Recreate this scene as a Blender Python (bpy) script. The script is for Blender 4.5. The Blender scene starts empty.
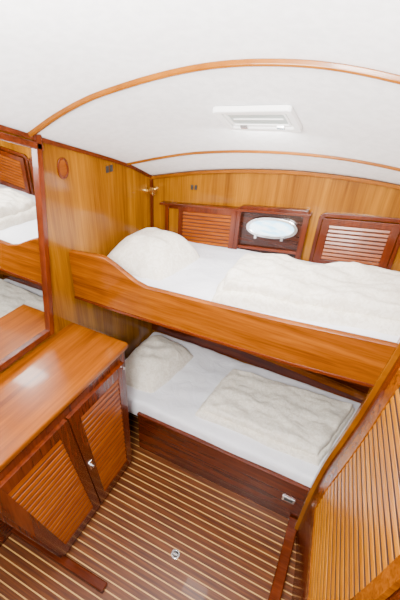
import bpy, bmesh, math, random
from mathutils import Vector, Matrix, noise
random.seed(3)
C=bpy.context.scene.collection

# ---------------------------------------------------------------- materials
def new_mat(name):
    m=bpy.data.materials.new(name); m.use_nodes=True
    nt=m.node_tree; b=nt.nodes['Principled BSDF']
    return m,nt,b
def simple(name,col,rough=.5,metal=0,coat=0,emit=None,es=0):
    m,nt,b=new_mat(name)
    b.inputs['Base Color'].default_value=(*col,1)
    b.inputs['Roughness'].default_value=rough
    b.inputs['Metallic'].default_value=metal
    b.inputs['Coat Weight'].default_value=coat
    if emit:
        b.inputs['Emission Color'].default_value=(*emit,1); b.inputs['Emission Strength'].default_value=es
    return m
def wood(name,c1,c2,c3,stretch=(30,30,1.2),rough=.26,coat=.28,broad=.35):
    m,nt,b=new_mat(name); N=nt.nodes; L=nt.links
    tc=N.new('ShaderNodeTexCoord'); mp=N.new('ShaderNodeMapping')
    mp.inputs['Scale'].default_value=stretch
    L.new(tc.outputs['Object'],mp.inputs['Vector'])
    n1=N.new('ShaderNodeTexNoise'); n1.inputs['Scale'].default_value=1.5; n1.inputs['Detail'].default_value=6; n1.inputs['Distortion'].default_value=.7
    n2=N.new('ShaderNodeTexNoise'); n2.inputs['Scale'].default_value=6; n2.inputs['Detail'].default_value=4
    n3=N.new('ShaderNodeTexNoise'); n3.inputs['Scale'].default_value=.35; n3.inputs['Detail'].default_value=2
    for n in(n1,n2,n3): L.new(mp.outputs['Vector'],n.inputs['Vector'])
    def mul(src,k,add=None):
        x=N.new('ShaderNodeMath'); x.operation='MULTIPLY_ADD'; x.inputs[1].default_value=k; x.inputs[2].default_value=0
        L.new(src,x.inputs[0])
        if add: L.new(add,x.inputs[2])
        return x.outputs[0]
    s=mul(n3.outputs['Fac'],broad,mul(n2.outputs['Fac'],.25,mul(n1.outputs['Fac'],.75-broad)))
    r=N.new('ShaderNodeValToRGB'); e=r.color_ramp.elements
    e[0].position=.38; e[0].color=(*c1,1); e[1].position=.63; e[1].color=(*c3,1)
    k=e.new(.5); k.color=(*c2,1)
    L.new(s,r.inputs['Fac']); L.new(r.outputs['Color'],b.inputs['Base Color'])
    b.inputs['Roughness'].default_value=rough; b.inputs['Coat Weight'].default_value=coat; b.inputs['Coat Roughness'].default_value=.08
    b.inputs['Specular IOR Level'].default_value=.3
    bp=N.new('ShaderNodeBump'); bp.inputs['Strength'].default_value=.05
    L.new(n2.outputs['Fac'],bp.inputs['Height']); L.new(bp.outputs['Normal'],b.inputs['Normal'])
    return m
O1,O2,O3=(.120,.036,.0),(.205,.070,.0),(.30,.115,.001)
teak_v=wood('teak_vertical_grain',O1,O2,O3,(28,28,1.0))
teak_x=wood('teak_long_grain',(.11,.022,.0),(.195,.047,.0),(.30,.082,.001),(1.4,26,26))
teak_y=wood('teak_counter',(.11,.022,.0),(.19,.044,.0),(.28,.076,.001),(26,1.2,26),rough=.28,coat=.25)
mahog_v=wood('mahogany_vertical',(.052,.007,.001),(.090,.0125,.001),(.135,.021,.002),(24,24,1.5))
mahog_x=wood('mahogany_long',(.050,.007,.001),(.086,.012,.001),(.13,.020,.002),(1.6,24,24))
slat_mat=wood('louvre_teak',(.26,.080,.0),(.35,.115,.0),(.44,.16,.002),(3,3,30))
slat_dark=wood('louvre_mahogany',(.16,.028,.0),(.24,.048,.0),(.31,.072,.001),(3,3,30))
slat_lock=wood('louvre_locker',(.14,.025,.0),(.20,.040,.0),(.26,.060,.001),(3,3,30))
trim_m=wood('teak_trim',(.15,.040,.0),(.22,.066,.0),(.29,.095,.001),(3,3,3))
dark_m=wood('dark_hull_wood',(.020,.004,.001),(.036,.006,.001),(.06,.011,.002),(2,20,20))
gap_shade_m=simple('louvre_gap_shade',(.022,.004,.001),.8)  # near-black backing panel: shade between the slats put into the colour
chrome=simple('polished_steel',(.75,.75,.76),.18,1)
brass=simple('brass',(.75,.55,.22),.25,1)
black=simple('black_plastic',(.02,.02,.02),.4)
white_pl=simple('white_gelcoat',(.93,.93,.92),.35)
mirror_m=simple('mirror_glass',(.92,.93,.92),.015,1)
lens_lit=simple('frosted_hatch_glass',(.42,.47,.45),.2,0,0,(.9,1,.95),.12)
hatch_edge_shade=simple('hatch_edge_shade',(.30,.32,.31),.5)  # grey strip inside the hatch frame, edge shadow painted as colour
def porthole_glass_mat():
    # daylight outside seen through the pane: pale blue with bright patches
    m,nt,b=new_mat('daylit_glazing'); N=nt.nodes; L=nt.links
    tc=N.new('ShaderNodeTexCoord'); n=N.new('ShaderNodeTexNoise'); n.inputs['Scale'].default_value=14; n.inputs['Detail'].default_value=3
    mp=N.new('ShaderNodeMapping'); mp.inputs['Scale'].default_value=(1,1,4); L.new(tc.outputs['Object'],mp.inputs['Vector']); L.new(mp.outputs['Vector'],n.inputs['Vector'])
    r=N.new('ShaderNodeValToRGB'); r.color_ramp.elements[0].position=.40; r.color_ramp.elements[0].color=(.25,.65,.95,1)
    r.color_ramp.elements[1].position=.54; r.color_ramp.elements[1].color=(.85,.97,1,1)
    L.new(n.outputs['Fac'],r.inputs['Fac']); L.new(r.outputs['Color'],b.inputs['Emission Color']); b.inputs['Emission Strength'].default_value=4.5
    b.inputs['Base Color'].default_value=(.2,.3,.35,1); b.inputs['Roughness'].default_value=.08
    return m
glass_lit=porthole_glass_mat()

def fabric(name,col,col2,scale,bump,big=0.):
    m,nt,b=new_mat(name); N=nt.nodes; L=nt.links
    tc=N.new('ShaderNodeTexCoord')
    n=N.new('ShaderNodeTexNoise'); n.inputs['Scale'].default_value=scale; n.inputs['Detail'].default_value=5; n.inputs['Distortion'].default_value=1.5
    L.new(tc.outputs['Object'],n.inputs['Vector'])
    r=N.new('ShaderNodeValToRGB'); r.color_ramp.elements[0].position=.46; r.color_ramp.elements[1].position=.54
    r.color_ramp.elements[0].color=(*col,1); r.color_ramp.elements[1].color=(*col2,1)
    L.new(n.outputs['Fac'],r.inputs['Fac']); L.new(r.outputs['Color'],b.inputs['Base Color'])
    n2=N.new('ShaderNodeTexNoise'); n2.inputs['Scale'].default_value=9; n2.inputs['Detail'].default_value=3; n2.inputs['Distortion'].default_value=.8
    L.new(tc.outputs['Object'],n2.inputs['Vector'])
    bp=N.new('ShaderNodeBump'); bp.inputs['Strength'].default_value=bump; bp.inputs['Distance'].default_value=.02
    L.new(n2.outputs['Fac'],bp.inputs['Height']); L.new(bp.outputs['Normal'],b.inputs['Normal'])
    b.inputs['Roughness'].default_value=.9; b.inputs['Sheen Weight'].default_value=.1
    return m
sheet=fabric('white_sheet',(.85,.86,.92),(.82,.83,.90),6,.5)
damask=fabric('cream_damask',(.86,.81,.71),(.76,.70,.59),40,.55)

def vinyl(name,c1,c2):
    m,nt,b=new_mat(name); N=nt.nodes; L=nt.links
    tc=N.new('ShaderNodeTexCoord'); n=N.new('ShaderNodeTexNoise'); n.inputs['Scale'].default_value=38; n.inputs['Detail'].default_value=4
    L.new(tc.outputs['Object'],n.inputs['Vector'])
    r=N.new('ShaderNodeValToRGB'); r.color_ramp.elements[0].position=.4; r.color_ramp.elements[1].position=.6
    r.color_ramp.elements[0].color=(*c1,1); r.color_ramp.elements[1].color=(*c2,1)
    L.new(n.outputs['Fac'],r.inputs['Fac']); L.new(r.outputs['Color'],b.inputs['Base Color']); b.inputs['Roughness'].default_value=.6
    return m
ceil_m=vinyl('ceiling_vinyl',(.84,.84,.85),(.91,.91,.92))

def floor_mat():
    m,nt,b=new_mat('teak_and_holly_sole'); N=nt.nodes; L=nt.links
    tc=N.new('ShaderNodeTexCoord'); sp=N.new('ShaderNodeSeparateXYZ'); L.new(tc.outputs['Object'],sp.inputs[0])
    d=N.new('ShaderNodeMath'); d.operation='DIVIDE'; d.inputs[1].default_value=.036; L.new(sp.outputs['Y'],d.inputs[0])
    fr=N.new('ShaderNodeMath'); fr.operation='FRACT'; L.new(d.outputs[0],fr.inputs[0])
    lt=N.new('ShaderNodeMath'); lt.operation='LESS_THAN'; lt.inputs[1].default_value=.15; L.new(fr.outputs[0],lt.inputs[0])
    mp=N.new('ShaderNodeMapping'); mp.inputs['Scale'].default_value=(1.5,40,1); L.new(tc.outputs['Object'],mp.inputs['Vector'])
    n=N.new('ShaderNodeTexNoise'); n.inputs['Scale'].default_value=2.5; n.inputs['Detail'].default_value=6; L.new(mp.outputs['Vector'],n.inputs['Vector'])
    r=N.new('ShaderNodeValToRGB'); e=r.color_ramp.elements; e[0].position=.35; e[0].color=(.058,.012,.002,1); e[1].position=.7; e[1].color=(.155,.040,.004,1)
    L.new(n.outputs['Fac'],r.inputs['Fac'])
    mx=N.new('ShaderNodeMix'); mx.data_type='RGBA'; L.new(lt.outputs[0],mx.inputs['Factor']); L.new(r.outputs['Color'],mx.inputs['A']); mx.inputs['B'].default_value=(.54,.30,.09,1)
    L.new(mx.outputs['Result'],b.inputs['Base Color']); b.inputs['Roughness'].default_value=.42; b.inputs['Coat Weight'].default_value=.04
    return m
floor_m=floor_mat()

# ---------------------------------------------------------------- geometry helpers
class Builder:
    def __init__(s): s.bm=bmesh.new(); s.mats=[]
    def mi(s,m):
        if m not in s.mats: s.mats.append(m)
        return s.mats.index(m)
    def rings(s,rings,mat,close=True,cap=True):
        i=s.mi(mat); R=[[s.bm.verts.new(p) for p in r] for r in rings]
        n=len(R[0])
        for a,b in zip(R,R[1:]):
            for k in range(n if close else n-1):
                f=s.bm.faces.new((a[k],a[(k+1)%n],b[(k+1)%n],b[k])); f.material_index=i
        if cap and close:
            f=s.bm.faces.new(R[0][::-1]); f.material_index=i
            f=s.bm.faces.new(R[-1]); f.material_index=i
    def box(s,u0,u1,v0,v1,w0,w1,mat,mp=None,n=1,axis='v'):
        mp=mp or (lambda u,v,w:(u,v,w)); rs=[]
        for k in range(n+1):
            t=k/n
            if axis=='v':
                v=v0+(v1-v0)*t; r=[(u0,v,w0),(u1,v,w0),(u1,v,w1),(u0,v,w1)]
            elif axis=='u':
                u=u0+(u1-u0)*t; r=[(u,v0,w0),(u,v1,w0),(u,v1,w1),(u,v0,w1)]
            rs.append([mp(*p) for p in r])
        s.rings(rs,mat)
    def prism(s,poly,d0,d1,mat,mp):
        """poly in (u,v), extruded in w"""
        s.rings([[mp(u,v,d0) for u,v in poly],[mp(u,v,d1) for u,v in poly]],mat)
    def sweep(s,path,prof,mat,up=Vector((0,0,1))):
        rs=[]
        for k,p in enumerate(path):
            p=Vector(p); a=Vector(path[max(k-1,0)]); b=Vector(path[min(k+1,len(path)-1)])
            t=(b-a).normalized(); side=t.cross(up).normalized(); u2=side.cross(t)
            rs.append([p+side*x+u2*y for x,y in prof])
        s.rings(rs,mat)
    def cyl(s,p0,p1,r0,r1,mat,n=20,ell=None):
        p0=Vector(p0);p1=Vector(p1); t=(p1-p0).normalized()
        a=t.orthogonal().normalized(); 
        if ell: a=Vector(ell[0])
        b=t.cross(a)
        e=ell[1] if ell else 1
        s.rings([[p+(a*math.cos(q)+b*math.sin(q)*e)*r for q in [2*math.pi*k/n for k in range(n)]] for p,r in((p0,r0),(p1,r1))],mat)
    def done(s,name,parent=None,bevel=0,smooth=False,seg=2):
        bmesh.ops.recalc_face_normals(s.bm,faces=s.bm.faces)
        me=bpy.data.meshes.new(name); s.bm.to_mesh(me); s.bm.free()
        for m in s.mats: me.materials.append(m)
        if smooth:
            for p in me.polygons: p.use_smooth=True
        o=bpy.data.objects.new(name,me); C.objects.link(o)
        if parent: o.parent=parent
        if bevel:
            b=o.modifiers.new('bevel','BEVEL'); b.width=bevel; b.segments=seg; b.limit_method='ANGLE'; b.angle_limit=.6
        return o
def empty(name):
    e=bpy.data.objects.new(name,None); e.empty_display_size=.1; C.objects.link(e); return e
def lerp(tab,x):
    if x<=tab[0][0]: return tab[0][1]
    for (a,b),(c,d) in zip(tab,tab[1:]):
        if x<=c: return b+(d-b)*(x-a)/(c-a)
    return tab[-1][1]
def smooth_lerp(tab,x):
    # catmull-rom through the table
    if x<=tab[0][0]: return tab[0][1]
    if x>=tab[-1][0]: return tab[-1][1]
    for i in range(len(tab)-1):
        if x<=tab[i+1][0]:
            x1,y1=tab[i];x2,y2=tab[i+1]
            m1=(y2-tab[i-1][1])/(x2-tab[i-1][0]) if i>0 else (y2-y1)/(x2-x1)
            m2=(tab[i+2][1]-y1)/(tab[i+2][0]-x1) if i+2<len(tab) else (y2-y1)/(x2-x1)
            h=x2-x1;t=(x-x1)/h
            return (2*t**3-3*t*t+1)*y1+(t**3-2*t*t+t)*h*m1+(-2*t**3+3*t*t)*y2+(t**3-t*t)*h*m2

# ---------------------------------------------------------------- room shell
XR=1.50; D=.69; YF=-1.9
# deckhead heights for stations y (cambered athwart the cabin)
rowA=[(-.1,1.42),(0,1.45),(.35,1.535),(.73,1.595),(1.05,1.615),(1.30,1.61),(1.55,1.59)]
rowB=[(-.1,1.53),(0,1.56),(.2,1.62),(.40,1.67),(.68,1.712),(.96,1.73),(1.21,1.722),(1.55,1.68)]
rowC=[(-.1,1.71),(0,1.755),(.15,1.835),(.33,1.91),(.65,1.995),(.91,2.018),(1.13,2.00),(1.55,1.92)]
def zceil(x,y):
    a,b,c=(smooth_lerp(r,x) for r in(rowA,rowB,rowC))
    return smooth_lerp([(-2.0,c+.42),(-1.1,c+.30),(-.5,c+.13),(-.12,c),(.45,b),(.69,a),(.8,a-.05)],y)
b=Builder()
ys=[-1.9+ (2.6)*k/52 for k in range(53)]; ys[-1]=.72
xs=[-.06+1.62*k/40 for k in range(41)]
b.rings([[(x,y,zceil(x,y)) for x in xs] for y in ys],ceil_m,close=False)
o=b.done('ceiling',smooth=True); so=o.modifiers.new('s','SOLIDIFY'); so.thickness=.03; so.offset=1
# walls
def wall(name,pts_bot,topf,mat,th,n=30):
    (x0,y0),(x1,y1)=pts_bot; b=Builder(); rs=[]
    for k in range(n+1):
        t=k/n; x=x0+(x1-x0)*t; y=y0+(y1-y0)*t; zt=zceil(x,y)+.01
        rs.append([(x,y,0),(x,y,zt),(x+th[0],y+th[1],zt),(x+th[0],y+th[1],0)])
    b.rings(rs,mat); return b.done(name)
wall('wall_left',((0,YF),(0,D)),None,teak_v,(-.03,0))
wall('wall_back',((-.03,D),(XR+.03,D)),None,teak_v,(0,.03))
wall('wall_right',((XR,.0),(XR,D)),None,teak_v,(.03,0))
b=Builder(); b.box(-.05,1.6,YF,D+.02,-.04,0,floor_m); b.done('floor')

# ceiling trims
def trim(name,y,w,h,x0=0.0,x1=1.5,drop=0):
    b=Builder(); path=[(x0+(x1-x0)*k/40,y,zceil(x0+(x1-x0)*k/40,y)-h*.35-drop) for k in range(41)]
    pr=[(-w/2,h/2),(-w/2,-h*.2),(-w*.3,-h/2),(w*.3,-h/2),(w/2,-h*.2),(w/2,h/2)]
    b.sweep(path,pr,trim_m); return b.done(name,smooth=False,bevel=.002)
trim('trim_1',-.12,.024,.016)
trim('trim_2',.45,.018,.012)
trim('trim_3',D-.012,.02,.018,drop=.004)
# trim along the top of the left bulkhead and the corner post
b=Builder(); b.sweep([(.008,y,zceil(0,y)-.006) for y in [-1.8+2.48*k/40 for k in range(41)]],[(-.008,.008),(-.008,-.008),(.008,-.008),(.008,.008)],mahog_x); b.done('trim_4')
b=Builder(); b.box(.0,.016,D-.016,D,1.05,1.44,mahog_v,mp=lambda u,v,w:(u,v,w)); b.done('trim_5',bevel=.003)

# ---------------------------------------------------------------- louvre builder
def louvre_door(b,u0,u1,v0,v1,mp,frame,slat,st=.03,rl=.03,th=.018,pitch=.022,nv=6,proud=.005,fill=.62):
    b.box(u0,u0+st,v0,v1,0,th,frame,mp,nv); b.box(u1-st,u1,v0,v1,0,th,frame,mp,nv)
    b.box(u0+st,u1-st,v0,v0+rl,0,th*.95,frame,mp); b.box(u0+st,u1-st,v1-rl,v1,0,th*.95,frame,mp)
    wb=th*.95-proud-.002
    b.box(u0+st,u1-st,v0+rl,v1-rl,-.0,wb,gap_shade_m,mp,nv)
    v=v0+rl; 
    nsl=max(3,round((v1-v0-2*rl)/pitch)); p=(v1-v0-2*rl)/nsl
    for k in range(nsl):
        a=v+k*p
        rs=[]
        for u in(u0+st,u1-st):
            rs.append([mp(u,a+p*.14,wb-.001),mp(u,a+p*.14,wb+proud),mp(u,a+p*.24,wb+proud*1.1),mp(u,a+p*(.14+fill*.9),wb+proud*.55),mp(u,a+p*(.14+fill),wb-.001)])
        b.rings(rs,slat)

# ---------------------------------------------------------------- back wall lockers
def MB(u,v,w): return (u,D-.001-w,v+.12*(u-.7))      # follows the sheer of the berth
# left locker: sliding louvred door in front of framed opening
lk=empty('wall_locker')
b=Builder()
def frame(b,u0,u1,v0,v1,mp,mat,t,th,n=3):
    b.box(u0,u0+t,v0,v1,0,th,mat,mp,n); b.box(u1-t,u1,v0,v1,0,th,mat,mp,n)
    b.box(u0+t,u1-t,v0,v0+t,0,th,mat,mp); b.box(u0+t,u1-t,v1-t,v1,0,th,mat,mp)
frame(b,.10,.36,1.17,1.385,MB,mahog_v,.022,.014)
b.box(.122,.34,1.19,1.36,.0,.003,teak_v,MB)
b.done('opening_frame',lk,bevel=.003)
b=Builder(); louvre_door(b,.20,.545,1.125,1.388,lambda u,v,w:MB(u,v,w+.02),mahog_v,slat_lock,st=.028,rl=.028,pitch=.021,fill=.72,proud=.006)
b.done('sliding_louvre_door',lk,bevel=.001)
b=Builder(); b.box(.08,.92,1.388,1.40,.0,.045,mahog_x,MB); b.done('top_runner',lk,bevel=.002)
# centre window recess
wn=empty('window_1')
b=Builder(); 
def rounded(u0,u1,v0,v1,r,n=6):
    P=[]
    for cx,cy,a0 in((u1-r,v1-r,0),(u0+r,v1-r,90),(u0+r,v0+r,180),(u1-r,v0+r,270)):
        for k in range(n+1):
            a=math.radians(a0+90*k/n); P.append((cx+r*math.cos(a),cy+r*math.sin(a)))
    return P
def ringframe(b,outer,inner,w0,w1,mat,mp):
    n=len(outer); rs=[]
    for k in range(n+1):
        o=outer[k%n]; i=inner[k%n]
        rs.append([mp(o[0],o[1],w0),mp(o[0],o[1],w1),mp(i[0],i[1],w1),mp(i[0],i[1],w0)])
    i_=b.mi(mat); R=[[b.bm.verts.new(p) for p in r] for r in rs[:-1]]
    for k in range(n):
        a=R[k];c=R[(k+1)%n]
        for q in range(4):
            f=b.bm.faces.new((a[q],a[(q+1)%4],c[(q+1)%4],c[q])); f.material_index=i_
ringframe(b,rounded(.545,.915,1.115,1.415,.03),rounded(.568,.887,1.135,1.393,.02),0,.036,mahog_v,MB)
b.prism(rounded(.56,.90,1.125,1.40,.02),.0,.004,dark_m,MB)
b.box(.568,.887,1.175,1.19,.003,.02,mahog_x,MB)
b.done('recess_frame',wn,bevel=.002)
def ell(cx,cy,a,bb,n=40): return [(cx+a*math.copysign(abs(math.cos(t))**.85,math.cos(t)),cy+bb*math.copysign(abs(math.sin(t))**.95,math.sin(t))) for t in[2*math.pi*k/n for k in range(n)]]
b=Builder(); ringframe(b,ell(.735,1.305,.135,.056),ell(.735,1.305,.116,.041),0,.022,chrome,MB); b.done('porthole_rim',wn,bevel=.003)
b=Builder(); b.prism(ell(.735,1.305,.118,.043),.004,.010,glass_lit,MB); b.done('porthole_glass',wn)
b=Builder(); 
for uu in(.66,.80): b.box(uu-.007,uu+.007,1.242,1.264,.01,.028,chrome,MB)
b.done('porthole_catch',wn,bevel=.002)
# right locker
lr=empty('wall_locker.001')
b=Builder(); ringframe(b,rounded(.955,1.335,1.115,1.405,.03),rounded(.975,1.315,1.135,1.385,.02),0,.014,mahog_v,MB)
b.done('opening_frame',lr,bevel=.003)
b=Builder(); louvre_door(b,.978,1.312,1.138,1.382,lambda u,v,w:MB(u,v,w+.006),mahog_v,slat_lock,st=.035,rl=.03,pitch=.021,fill=.72,proud=.006); b.done('louvre_door',lr,bevel=.001)

# small fittings on the back wall and left bulkhead
b=Builder()
for uu in(.262,.285): b.box(uu-.007,uu+.007,1.475,1.50,0,.006,black,MB)
b.done('light_switch',bevel=.001)
b=Builder()
for yy in(.30,.33): b.box(0,.006,yy-.009,yy+.009,1.545,1.575,black)
b.done('light_switch.001',bevel=.001)
b=Builder()
ringframe(b,[(p[0],p[1]) for p in ell(0.02,1.615,.030,.042,28)],[(p[0],p[1]) for p in ell(0.02,1.615,.022,.034,28)],0,.006,mahog_v,lambda u,v,w:(w+.0005,u,v))
b.prism(ell(0.02,1.615,.022,.034,28),0,.003,teak_y,lambda u,v,w:(w+.0005,u,v))
b.done('oval_wall_plaque',bevel=.0015)
b=Builder(); b.cyl((.0,.63,1.385),(.008,.63,1.385),.018,.018,brass); b.cyl((.008,.63,1.385),(.05,.62,1.385),.006,.006,brass)
b.cyl((.045,.62,1.385),(.065,.615,1.385),.012,.014,brass); b.done('coat_hook',smooth=False,bevel=.001)
b=Builder(); b.cyl((.03,D,1.385),(.03,D-.01,1.385),.016,.016,brass); b.cyl((.03,D-.01,1.385),(.03,D-.04,1.39),.006,.006,brass); b.cyl((.03,D-.035,1.39),(.03,D-.052,1.392),.012,.013,brass); b.done('coat_hook.001',bevel=.001)

# ---------------------------------------------------------------- cushions / cloth
def cushion(name,quad,basef,top,bot,mat,pw=6,q=.5,n=44,wr=.0,wf=6,parent=None,seed=0,ruffle=0):
    """quad: 4 (x,y) corners ccw; basef(x,y)->z of support; puffed closed surface"""
    b=Builder(); bm=b.bm; b.mi(mat)
    def pt(u,v):
        a=[(1-u)*(1-v)/4,(1+u)*(1-v)/4,(1+u)*(1+v)/4,(1-u)*(1+v)/4]
        return sum(a[i]*quad[i][0] for i in range(4)),sum(a[i]*quad[i][1] for i in range(4))
    T=[];B=[]
    for i in range(n+1):
        rt=[];rb=[]
        for j in range(n+1):
            uu=-1+2*i/n; vv=-1+2*j/n
            u=math.sin(uu*math.pi/2); v=math.sin(vv*math.pi/2)
            # round the corners
            k=1-ruffle*(u*u*v*v)
            e=1+ (noise.noise(Vector((u*3+seed,v*3,5)))*.02 if wr else 0)
            x,y=pt(u*k*e,v*k*e)
            h=max(0,(1-abs(u)**pw)*(1-abs(v)**pw))**q
            w=wr*h*(noise.fractal(Vector((x*wf+seed,y*wf*1.3,seed*2.1)),.7,2.0,3)+.6*(1-abs(noise.noise(Vector((x*wf*.8+seed,y*wf*1.6+3,seed)))*2)))
            z0=basef(x,y)+bot
            rt.append(bm.verts.new((x,y,z0+(top-bot)*h*1.0+w+.0008)))
            rb.append(bm.verts.new((x,y,z0-0*h)) if 0<i<n and 0<j<n else None)
        T.append(rt);B.append(rb)
    for i in range(n+1):
        for j in range(n+1):
            if B[i][j] is None: B[i][j]=T[i][j]
    for i in range(n):
        for j in range(n):
            bm.faces.new((T[i][j],T[i+1][j],T[i+1][j+1],T[i][j+1]))
            f=(B[i][j],B[i][j+1],B[i+1][j+1],B[i+1][j])
            if len(set(f))==4:
                try: bm.faces.new(f)
                except ValueError: pass
    return b.done(name,parent,smooth=True)

# ---------------------------------------------------------------- upper berth
ub=empty('bunk_bed')
upz=lambda x,y:1.042+.070*x          # underside of the mattress
b=Builder()
# lee board profile, high at the head then sweeping down
topc=[(.0,1.262),(.17,1.282),(.20,1.279),(.25,1.258),(.35,1.208),(.40,1.196),(.7,1.213),(1.0,1.235),(1.34,1.268),(1.40,1.272)]
botc=[(.0,1.02),(.3,1.025),(.7,1.04),(1.05,1.055),(1.40,1.085)]
rs=[]
for k in range(57):
    x=.0+1.40*k/56; zt=lerp(topc,x); zb=lerp(botc,x)
    rs.append([(x,-.012,zb),(x,-.012,zt-.004),(x,-.006,zt),(x,.010,zt),(x,.014,zt-.004),(x,.014,zb)])
b.rings(rs,teak_x); b.done('leeboard',ub,smooth=False,bevel=.002)
b=Builder()
rs=[]
for k in range(57):
    x=.0+1.40*k/56; zb=lerp(botc,x); rs.append([(x,-.016,zb-.006),(x,-.016,zb+.008),(x,.014,zb+.008),(x,.014,zb-.006)])
b.rings(rs,mahog_x); b.done('leeboard_lower_rail',ub,bevel=.002)
b=Builder(); b.rings([[(x,.014,upz(x,0)-.025),(x,D,upz(x,0)-.025),(x,D,upz(x,0)),(x,.014,upz(x,0))] for x in(0,.5,1.0,1.5)],dark_m); b.done('berth_base',ub)
cushion('mattress',[(.0,.014),(1.5,.014),(1.5,D),(.0,D)],upz,.068,0,sheet,pw=40,q=.3,n=60,wr=.006,wf=4,parent=ub)
mt=lambda x,y:upz(x,y)+.066
cushion('pillow',[(.01,.14),(.38,.15),(.45,.49),(.02,.57)],mt,.15,-.004,damask,pw=2.8,q=.60,wr=.014,wf=7,seed=2,ruffle=.06)
dv=empty('duvet')
cushion('lower_fold',[(.66,.075),(1.47,.16),(1.47,.53),(.64,.47)],mt,.055,-.004,damask,pw=24,q=.28,n=64,wr=.014,wf=6,seed=5,ruffle=.02,parent=dv)
cushion('upper_fold',[(.685,.105),(1.47,.19),(1.47,.505),(.665,.45)],lambda x,y:mt(x,y)+.055,.048,-.004,damask,pw=20,q=.32,n=64,wr=.022,wf=6,seed=8,ruffle=.04,parent=dv)

# ---------------------------------------------------------------- lower berth
lb=empty('bunk_bed.001')
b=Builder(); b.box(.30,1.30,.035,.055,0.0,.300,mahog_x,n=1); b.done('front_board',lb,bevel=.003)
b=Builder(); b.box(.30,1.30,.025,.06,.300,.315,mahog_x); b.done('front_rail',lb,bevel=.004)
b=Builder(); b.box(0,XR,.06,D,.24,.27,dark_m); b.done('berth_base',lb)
loz=lambda x,y:.27
cushion('mattress',[(.0,.045),(XR,.045),(XR,D),(.0,D)],loz,.10,0,sheet,pw=40,q=.3,n=60,wr=.008,wf=4,seed=9,parent=lb)
ml=lambda x,y:.368
cushion('pillow.001',[(.05,.14),(.34,.13),(.41,.58),(.04,.62)],ml,.13,-.004,damask,pw=2.8,q=.60,wr=.016,wf=7,seed=12,ruffle=.06)
fb=empty('folded_blanket')
cushion('lower_fold',[(.61,.125),(1.29,.13),(1.42,.60),(.66,.54)],ml,.034,-.003,damask,pw=40,q=.26,n=64,wr=.009,wf=7,seed=15,ruffle=.01,parent=fb)
cushion('upper_fold',[(.63,.15),(1.275,.155),(1.405,.58),(.675,.52)],lambda x,y:ml(x,y)+.036,.034,-.003,damask,pw=34,q=.28,n=64,wr=.012,wf=7,seed=19,ruffle=.02,parent=fb)
# hull side behind the lower berth: dark panel with curved rails
b=Builder()
for zz,yy,r in((.50,.655,.012),(.60,.665,.010)):
    path=[(x,yy-.03*math.sin(math.pi*x/1.5),zz+.06*math.sin(math.pi*(x+.1)/1.7)-.05*x) for x in[XR*k/30 for k in range(31)]]
    b.sweep(path,[(-r,-r*1.6),(r,-r*1.6),(r,r*1.6),(-r,r*1.6)],teak_x)
b.done('hull_rails',lb,bevel=.003)
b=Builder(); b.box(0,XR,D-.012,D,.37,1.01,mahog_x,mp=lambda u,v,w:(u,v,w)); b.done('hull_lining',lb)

# latch plate on lower berth front
b=Builder(); b.box(1.17,1.235,.029,.035,.15,.185,chrome); b.box(1.18,1.225,.027,.030,.158,.177,black); b.done('locker_latch_plate',bevel=.001)

# ---------------------------------------------------------------- right partition with louvred door
edge=[(0,1.28),(.4,1.285),(.6,1.298),(.75,1.318),(.95,1.342),(1.1,1.355),(1.35,1.375),(1.9,1.40),(2.5,1.41)]
def XRw(y,z):
    e=smooth_lerp(edge,z); d=max(-y,0)
    return e+.26*min(d,.12)+.11*max(d-.12,0)
b=Builder(); zs=[2.35*k/40 for k in range(41)]; yy=[-.0-1.9*k/38 for k in range(39)]
b.rings([[(XRw(y,z),y,z) for z in zs]+[(XRw(y,z)+.02,y,z) for z in zs[::-1]] for y in yy],mahog_v)
b.done('wall_partition')
def MP(u,v,w): return (XRw(-u,v)-w,-u,v)
dr=empty('door_1')
b=Builder()
b.rings([[ (smooth_lerp(edge,z)-.012,-.022,z),(smooth_lerp(edge,z)-.012,.014,z),(XR,.014,z),(XR,-.0,z),(smooth_lerp(edge,z)+.008,-.022,z)] for z in[1.85*k/40 for k in range(41)]],trim_m)
b.done('door_1_jamb',dr,bevel=.003)
b=Builder(); louvre_door(b,.085,.62,.40,1.62,lambda u,v,w:MP(u,v,w+.002),teak_x,slat_mat,st=.045,rl=.04,th=.014,pitch=.034,nv=14,proud=.0030,fill=.55); b.done('door_1_louvre_panel',dr,bevel=.001)
b=Builder()
b.box(1.235,1.285,-1.4,.03,0,.045,mahog_x,mp=lambda u,v,w:(u,v,w)); b.done('baseboard_right',bevel=.005)

# ---------------------------------------------------------------- cabinet
cab=empty('storage_cabinet')
XF=.318
def MC(Y,v,w):     # Y: distance toward the viewer from the far corner (negative y)
    s=.72+.28*min(v,.9)/.88
    return (XF+w,-.07-(Y-.07)*s,v)
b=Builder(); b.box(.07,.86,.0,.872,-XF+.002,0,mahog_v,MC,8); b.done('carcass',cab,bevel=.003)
b=Builder()
b.rings([[MC(y,.872,-XF+.002),MC(y,.90,-XF+.002),MC(y,.90,.010),MC(y,.895,.014),MC(y,.877,.014),MC(y,.872,.010)] for y in[.058,.2,.4,.6,.872]],teak_y)
b.done('countertop',cab,bevel=.002)
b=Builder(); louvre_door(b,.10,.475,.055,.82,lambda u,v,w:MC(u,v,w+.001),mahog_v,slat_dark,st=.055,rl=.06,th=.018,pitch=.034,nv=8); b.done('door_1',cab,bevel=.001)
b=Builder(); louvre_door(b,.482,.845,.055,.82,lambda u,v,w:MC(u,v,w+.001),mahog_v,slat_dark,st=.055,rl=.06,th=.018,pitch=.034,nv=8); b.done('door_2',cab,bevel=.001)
b=Builder(); 
m1=lambda u,v,w:MC(u,v,w+.018)
b.box(.44,.462,.40,.46,0,.004,chrome,m1); 
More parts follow.
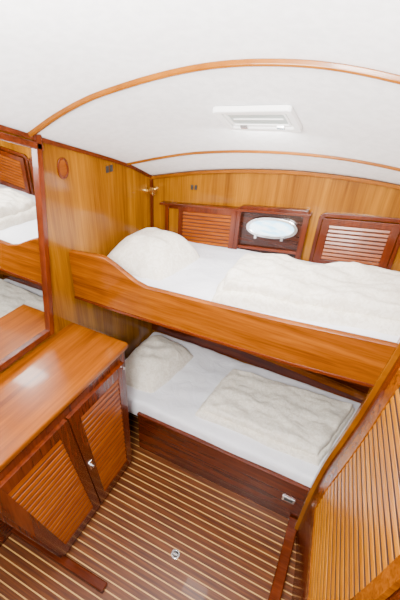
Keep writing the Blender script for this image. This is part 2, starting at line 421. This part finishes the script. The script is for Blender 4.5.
p=Vector(MC(.451,.43,.02)); b.cyl(p,p+Vector((.012,0,0)),.006,.006,chrome); b.cyl(p+Vector((.012,0,0)),p+Vector((.018,0,0)),.009,.008,chrome)
p=Vector(MC(.12,.80,.018)); b.cyl(p,p+Vector((.012,0,0)),.006,.008,chrome)
b.done('door_catches',cab,bevel=.001)

# doorway sill, left kick panel
b=Builder(); b.box(-.0,.57,-.665,-.625,0,.03,mahog_x); b.done('door_sill',bevel=.006)
b=Builder(); b.box(.0,.02,-1.85,-.60,0,.30,mahog_x,mp=lambda u,v,w:(u,v,w)); b.done('baseboard_left',bevel=.003)
# floor lift ring
b=Builder(); c0=(.78,-.38)
def circ(r,n=28): return [(c0[0]+r*math.cos(2*math.pi*k/n),c0[1]+r*math.sin(2*math.pi*k/n)) for k in range(n)]
ringframe(b,circ(.021),circ(.014),.0,.004,chrome,lambda u,v,w:(u,v,w+.0005)); b.prism(circ(.014),.0,.0015,black,lambda u,v,w:(u,v,w+.0005)); b.box(c0[0]-.012,c0[0]+.012,c0[1]-.004,c0[1]+.004,.001,.006,chrome)
b.done('floor_lift_ring',bevel=.001)

# ---------------------------------------------------------------- mirror
mr=empty('wall_mirror')
def MM(u,v,w): return (w,-(u+.13*(1.75-v)*1.0),v)
b=Builder()
b.box(.08,.105,.925,1.755,.001,.022,mahog_v,MM,4)
b.rings([[ (0.001,-u,zceil(0,-u)-.045),(0.022,-u,zceil(0,-u)-.045),(0.022,-u,zceil(0,-u)-.02),(0.001,-u,zceil(0,-u)-.02)] for u in[.08+.1*k for k in range(15)]],mahog_x)
b.box(.105,1.4,.925,.955,.001,.02,mahog_x,MM)
b.done('frame',mr,bevel=.003)
b=Builder()
b.rings([[ (0.003,-(u+.13*(1.75-.95)),.95),(0.006,-(u+.13*(1.75-.95)),.95),(0.006,-u,zceil(0,-u)-.03),(0.003,-u,zceil(0,-u)-.03)] for u in[.10+.13*k for k in range(11)]],mirror_m)
b.done('glass',mr)

# ---------------------------------------------------------------- ceiling hatch
ch=empty('ceiling_hatch')
def MH(u,v,w):
    x=.745+.255*u+.02*v; y=.155+.135*v
    return (x,y,zceil(x,y)-.002-w)
b=Builder(); ringframe(b,rounded(-.5,.5,-.5,.5,.05),rounded(-.42,.42,-.36,.36,.03),0,.018,white_pl,MH); b.done('frame',ch,bevel=.003)
b=Builder(); b.prism(rounded(-.43,.43,-.37,.37,.03),.001,.006,hatch_edge_shade,MH); b.prism(rounded(-.385,.385,-.29,.29,.03),.006,.010,lens_lit,MH)
ringframe(b,rounded(-.40,.40,-.31,.31,.03),rounded(-.37,.37,-.25,.25,.03),.006,.014,white_pl,MH)
b.done('glazing',ch,bevel=.001)
b=Builder(); b.box(-.30,-.20,.26,.34,.010,.022,chrome,MH); b.box(.20,.30,.26,.34,.010,.022,chrome,MH); b.box(-.33,.33,-.02,.02,.010,.013,white_pl,MH); b.done('catches',ch,bevel=.001)

# ---------------------------------------------------------------- lights
def area(name,loc,target,size,power,col=(1,1,1),sy=None):
    l=bpy.data.lights.new(name,'AREA'); l.energy=power; l.color=col; l.size=size
    if sy: l.shape='RECTANGLE'; l.size_y=sy
    o=bpy.data.objects.new(name,l); C.objects.link(o); o.location=loc
    o.rotation_euler=(Vector(target)-Vector(loc)).to_track_quat('-Z','Y').to_euler(); return o
area('rear_key_light',(.95,-1.35,2.15),(.7,.2,.8),.35,68,(1,.97,.93))  # unseen key added behind the camera, standing in for a room lamp
area('ceiling_wash_light',(.8,-1.0,1.75),(.8,-.5,2.4),.5,40,(1,.98,.96))
area('hatch_light',(.74,.16,1.80),(.74,.3,1.0),.2,8,(1,1,.98))
w=bpy.data.worlds.new('world'); bpy.context.scene.world=w; w.use_nodes=True
w.node_tree.nodes['Background'].inputs['Color'].default_value=(1,.96,.92,1); w.node_tree.nodes['Background'].inputs['Strength'].default_value=.55

# ---------------------------------------------------------------- camera
cam=bpy.data.cameras.new('camera'); co=bpy.data.objects.new('camera',cam); C.objects.link(co)
cam.sensor_fit='VERTICAL'; cam.sensor_height=36; cam.sensor_width=24; cam.lens=22.0; cam.clip_start=.01
r2=Vector((.90179732,.427991,.05987741)); u2=Vector((-.27596566,.46368437,.84192622)); fw=Vector((-.33257262,.77577092,-.53626014))
M=Matrix((r2,u2,-fw)).transposed().to_4x4(); M.translation=Vector((1.137,-1.134,1.993)); co.matrix_world=M
bpy.context.scene.camera=co
